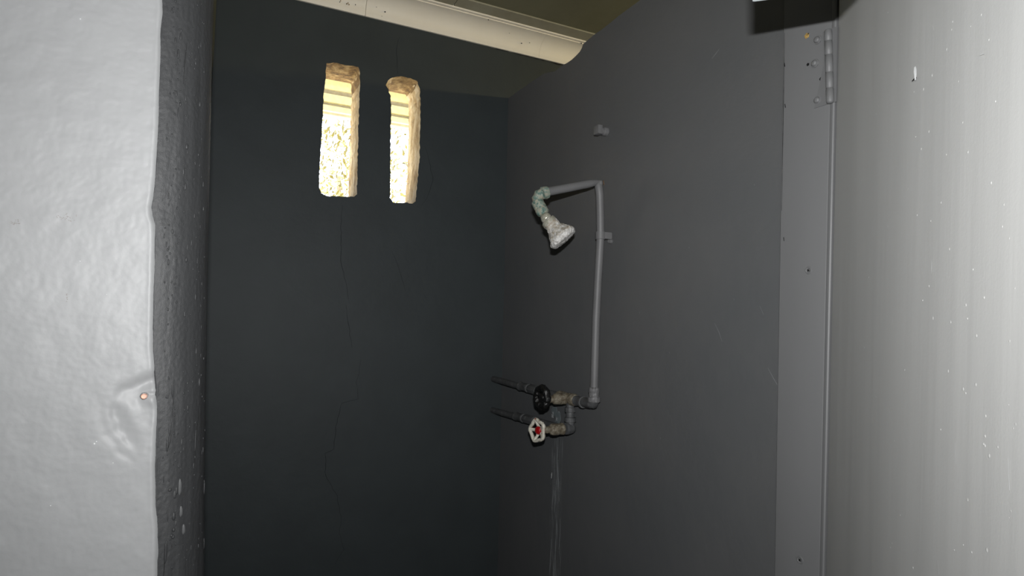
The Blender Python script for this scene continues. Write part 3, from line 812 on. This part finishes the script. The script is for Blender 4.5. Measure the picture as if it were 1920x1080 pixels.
def wheel(c, R, white, parent, axis):
    a = Vector(axis).normalized(); u = a.cross(AZ).normalized(); w = a.cross(u) * -1
    m_ = MB(); N = 80; nl = 5 if white else 8; amp = .085 if white else .06
    rt = .0048 if white else .0095; dish = .011 if white else .005
    rings = []
    for k in range(N + 1):
        th = 2 * PI * k / N
        rr = (R - rt) * (1 + amp * math.cos(nl * th))
        e = u * math.cos(th) + w * math.sin(th)
        rings.append([c + a * (dish + rt * 1.1 * math.sin(f)) + e * (rr + rt * math.cos(f)) for f in (2 * PI * j / 12 for j in range(12))])
    m_.rings(rings, caps=False)
    if white:
        for k in range(nl):
            th = 2 * PI * k / nl + PI / nl * 0
            e = u * math.cos(th) + w * math.sin(th)
            m_.tube([c + a * .002 + e * R * .2, c + a * .006 + e * R * .55, c + a * dish + e * (R * 1.05 - rt)], [.0048, .0042, .0052], 10)
        m_.lathe(c, a, [(.0001, -.004), (.0095, -.003), (.0115, .002), (.0110, .005), (.0001, .006)], 24)
    else:
        for k in range(4):
            th = PI / 2 * k + .4; e = u * math.cos(th) + w * math.sin(th)
            m_.tube([c + e * R * .1, c + a * .001 + e * (R - rt)], [.009, .0085], 10)
        m_.lathe(c, a, [(.0001, -.008), (.014, -.006), (.015, .004), (.010, .010), (.0001, .011)], 24)
    o = m_.build('handwheel', M['whitew'] if white else M['blackw'], parent, smooth=60, sub=0, rough=(.0009, 220) if white else (.0022, 190))
    if white: o['label'] = 'chipped white handwheel with red centre'
    else: o['label'] = 'glossy black handwheel'
    return o
wheel(wc1, .0345, False, body1, (-1, -.10, .02))
WA = (-1, -.22, .04)
w2 = wheel(wc2, .0320, True, body2, WA)
b = MB(); b.lathe(wc2 + AX * .0050, WA, [(.0112, -.002), (.0112, .0025), (.0100, .005), (.006, .0065), (.0001, .0068)], 24); hc = b.build('hub_cap', M['red'], w2, smooth=50, rough=(.0005, 250)); hc['label'] = 'red hub cap'

# pipe clip and stub bolt
clip = thing('pipe_clip', 'grey painted saddle clip holding the riser pipe to the partition', 'clip', onX(1138, 446, XW))
b = MB(); cc = pl(1125.8, 442)
b.lathe(cc + Vector((0, 0, -.010)), AZ, [(.0112, 0), (.0130, .0004), (.0130, .0196), (.0112, .02)], 22); b.build('band', M['pipe'], clip, smooth=40)
b = MB(); b.box((XW - .010, onX(1147, 440, XW).y, cc.z - .011), (XW, cc.y - .004, cc.z + .009)); b.box((X0 + .004, cc.y - .014, cc.z - .009), (XW - .008, cc.y - .006, cc.z + .009))
b.build('lug', M['pipe'], clip, smooth=30, bevel=.0025, rough=(.0010, 120))
b = MB(); b.lathe(onX(1143, 452, XW - .007) , (-1, -.2, 0), [(.0065, -.007), (.0065, .0), (.0055, .002), (.0001, .0026)], 16); b.build('screw_head', M['pipe'], clip, rough=(.0005, 200))
bc = onX(1137, 247, XW)
bolt = thing('stub_bolt', 'grey painted bolt and square nut sticking out of the partition above the shower', 'bolt', bc)
b = MB(); b.lathe(bc, AX, [(.013, 0), (.0125, .010), (.0105, .012), (.0105, .022), (.0001, .022)], 18); b.build('shank', M['pipe'], bolt, smooth=40, rough=(.0008, 150))
b = MB(); q = bc + AX * .020; b.box((q.x - .014, q.y - .012, q.z - .012), (q.x, q.y + .012, q.z + .012)); b.build('nut', M['pipe'], bolt, smooth=30, bevel=.002, rough=(.0007, 150))

# overhead fixture body
A_, B_, C_ = OVER
u1 = (B_ - A_); nrm = Vector((-u1.y, u1.x, 0)).normalized()
if nrm.dot(Vector((A_.x, A_.y, 0))) > 0: nrm = -nrm           # towards the camera
fx = thing('overhead_fixture', 'pale blue underside of a fixture at the top edge of the view above the hinge', 'fixture', A_ + Vector((0, 0, .06)))
b = MB(); b.prism([A_, B_, C_, C_ + nrm * .05, B_ + nrm * .06, A_ + nrm * .06 + (A_ - B_) * .0], (0, 0, .09)); b.build('housing', M['blue'], fx, smooth=30, bevel=.003)
mid = (A_ + B_ + C_) / 3 + nrm * .03
b = MB(); b.tube([mid + Vector((0, 0, .08)), Vector((mid.x, mid.y, ZC))], .012, 14); b.build('hanger', M['steel'], fx)

# ------------------------------------------------------------------ outside
q = MB(); q.box((-14, YB + TW, -.15), (18, 30, -.02)); q.box((-14, -10, -.15), (-1.3, YB + TW, -.02)); struct(q.build('ground', M['earth'], smooth=0), 'bright dry ground outside')
YEV = 2.72
def evz(y): return onY(640, y, YEV).z
bands = [(120, 171, 'eave', 0), (171, 181, 'eaveshade', .012), (181, 196, 'eave', -.008), (196, 203, 'eaveshade', .012), (203, 213, 'eave', -.012), (213, 217, 'eaveshade', .01)]
q = MB()
for y0, y1, mt, dy in bands:
    q.box((-1.5, YEV + dy, evz(y1)), (3.3, YEV + .05 + dy * .3, evz(y0)), 0 if mt == 'eave' else 1)
struct(q.build('trim_5', [M['eave'], M['eaveshade']], smooth=0), 'cream eave boards with painted grey shade between, seen through the slit windows')
def bush(x, y, zc, r, seed, label):
    random.seed(seed)
    root = thing('tree', label, 'tree', (x, y, -.02), 'sunlit trees outside the slit windows')
    t = MB(); t.tube([(x, y, -.02), (x + .05, y, zc * .5), (x, y + .03, zc)], [.09, .07, .03], 10); t.build('trunk', M['bark'], root)
    f = MB()
    for _ in range(2200):
        while True:
            p = Vector((random.uniform(-1, 1), random.uniform(-1, 1), random.uniform(-1, 1)))
            if p.length < 1 and noise.noise(p * 3.4 + Vector((seed, 0, 0))) > .10: break
        p = Vector((x + p.x * r, y + p.y * r, zc + p.z * r * 1.1))
        a = Vector((random.gauss(0, 1), random.gauss(0, 1), random.gauss(0, 1))).normalized(); c = a.orthogonal().normalized()
        l = random.uniform(.05, .10)
        f.add([p, p + a * l * .5 + c * l * .22, p + a * l, p + a * l * .5 - c * l * .22], [(0, 1, 2, 3)])
    f.build('foliage', M['leaf'], root, smooth=0, fix=False)
bush(1.05, 6.3, 2.75, .95, 11, 'sunlit yellow-green tree seen through the left slit window')
bush(3.2, 6.6, 2.6, .9, 12, 'sunlit yellow-green tree seen through the right slit window')
bush(1.5, 9.0, 3.6, 1.2, 13, 'paler tree farther off between the two slit windows')

# ------------------------------------------------------------------ light
def lamp(name, kind, loc, energy, color, **kw):
    d = bpy.data.lights.new(name, kind); d.energy = energy; d.color = color
    for k_, v_ in kw.items(): setattr(d, k_, v_)
    o = bpy.data.objects.new(name, d); COL.objects.link(o); o.location = loc
    return o
fl = lamp('camera_flash', 'AREA', FLASH, 14, (1, 1, 1), shape='RECTANGLE', size=.026, size_y=.006, spread=math.radians(150))
fl.rotation_euler = (ROT @ Matrix.Rotation(math.radians(8), 3, 'X')).to_euler()
sun = lamp('sun', 'SUN', (0, 8, 10), 30, (1, .92, .70), angle=.009)
sun.rotation_euler = Vector((-.35, -.35, 1)).normalized().to_track_quat('Z', 'Y').to_euler()
nb = lamp('next_bay_daylight', 'AREA', (2.995, 1.5, 2.49), 42.0, (1, .80, .36), shape='RECTANGLE', size=.8, size_y=.09)
nb.rotation_euler = Vector((1, 0, 0)).to_track_quat('Z', 'Y').to_euler()

w = bpy.data.worlds.new('World'); S.world = w; w.use_nodes = True
bg = w.node_tree.nodes['Background']
sky = w.node_tree.nodes.new('ShaderNodeTexSky'); sky.sky_type = 'NISHITA'; sky.sun_disc = False; sky.sun_elevation = .9; sky.sun_rotation = 3.6
hs = w.node_tree.nodes.new('ShaderNodeHueSaturation'); hs.inputs['Saturation'].default_value = .25
w.node_tree.links.new(sky.outputs[0], hs.inputs['Color']); w.node_tree.links.new(hs.outputs[0], bg.inputs['Color'])
bg.inputs['Strength'].default_value = 1.0

# ------------------------------------------------------------------ camera
cd_ = bpy.data.cameras.new('Camera'); co = bpy.data.objects.new('Camera', cd_); COL.objects.link(co)
cd_.sensor_width = 36; cd_.lens = F * 36 / 1920; cd_.clip_start = .02; cd_.clip_end = 100
co.matrix_world = Matrix.Translation(CAM) @ ROT.to_4x4()
S.camera = co
S.view_settings.view_transform = 'Standard'; S.view_settings.look = 'None'
S.view_settings.exposure = 0; S.view_settings.gamma = 1; S.view_settings.use_curve_mapping = False
S.cycles.use_denoising = True
S.cycles.max_bounces = 8; S.cycles.diffuse_bounces = 5
S.cycles.sample_clamp_indirect = 4
bpy.context.view_layer.update()
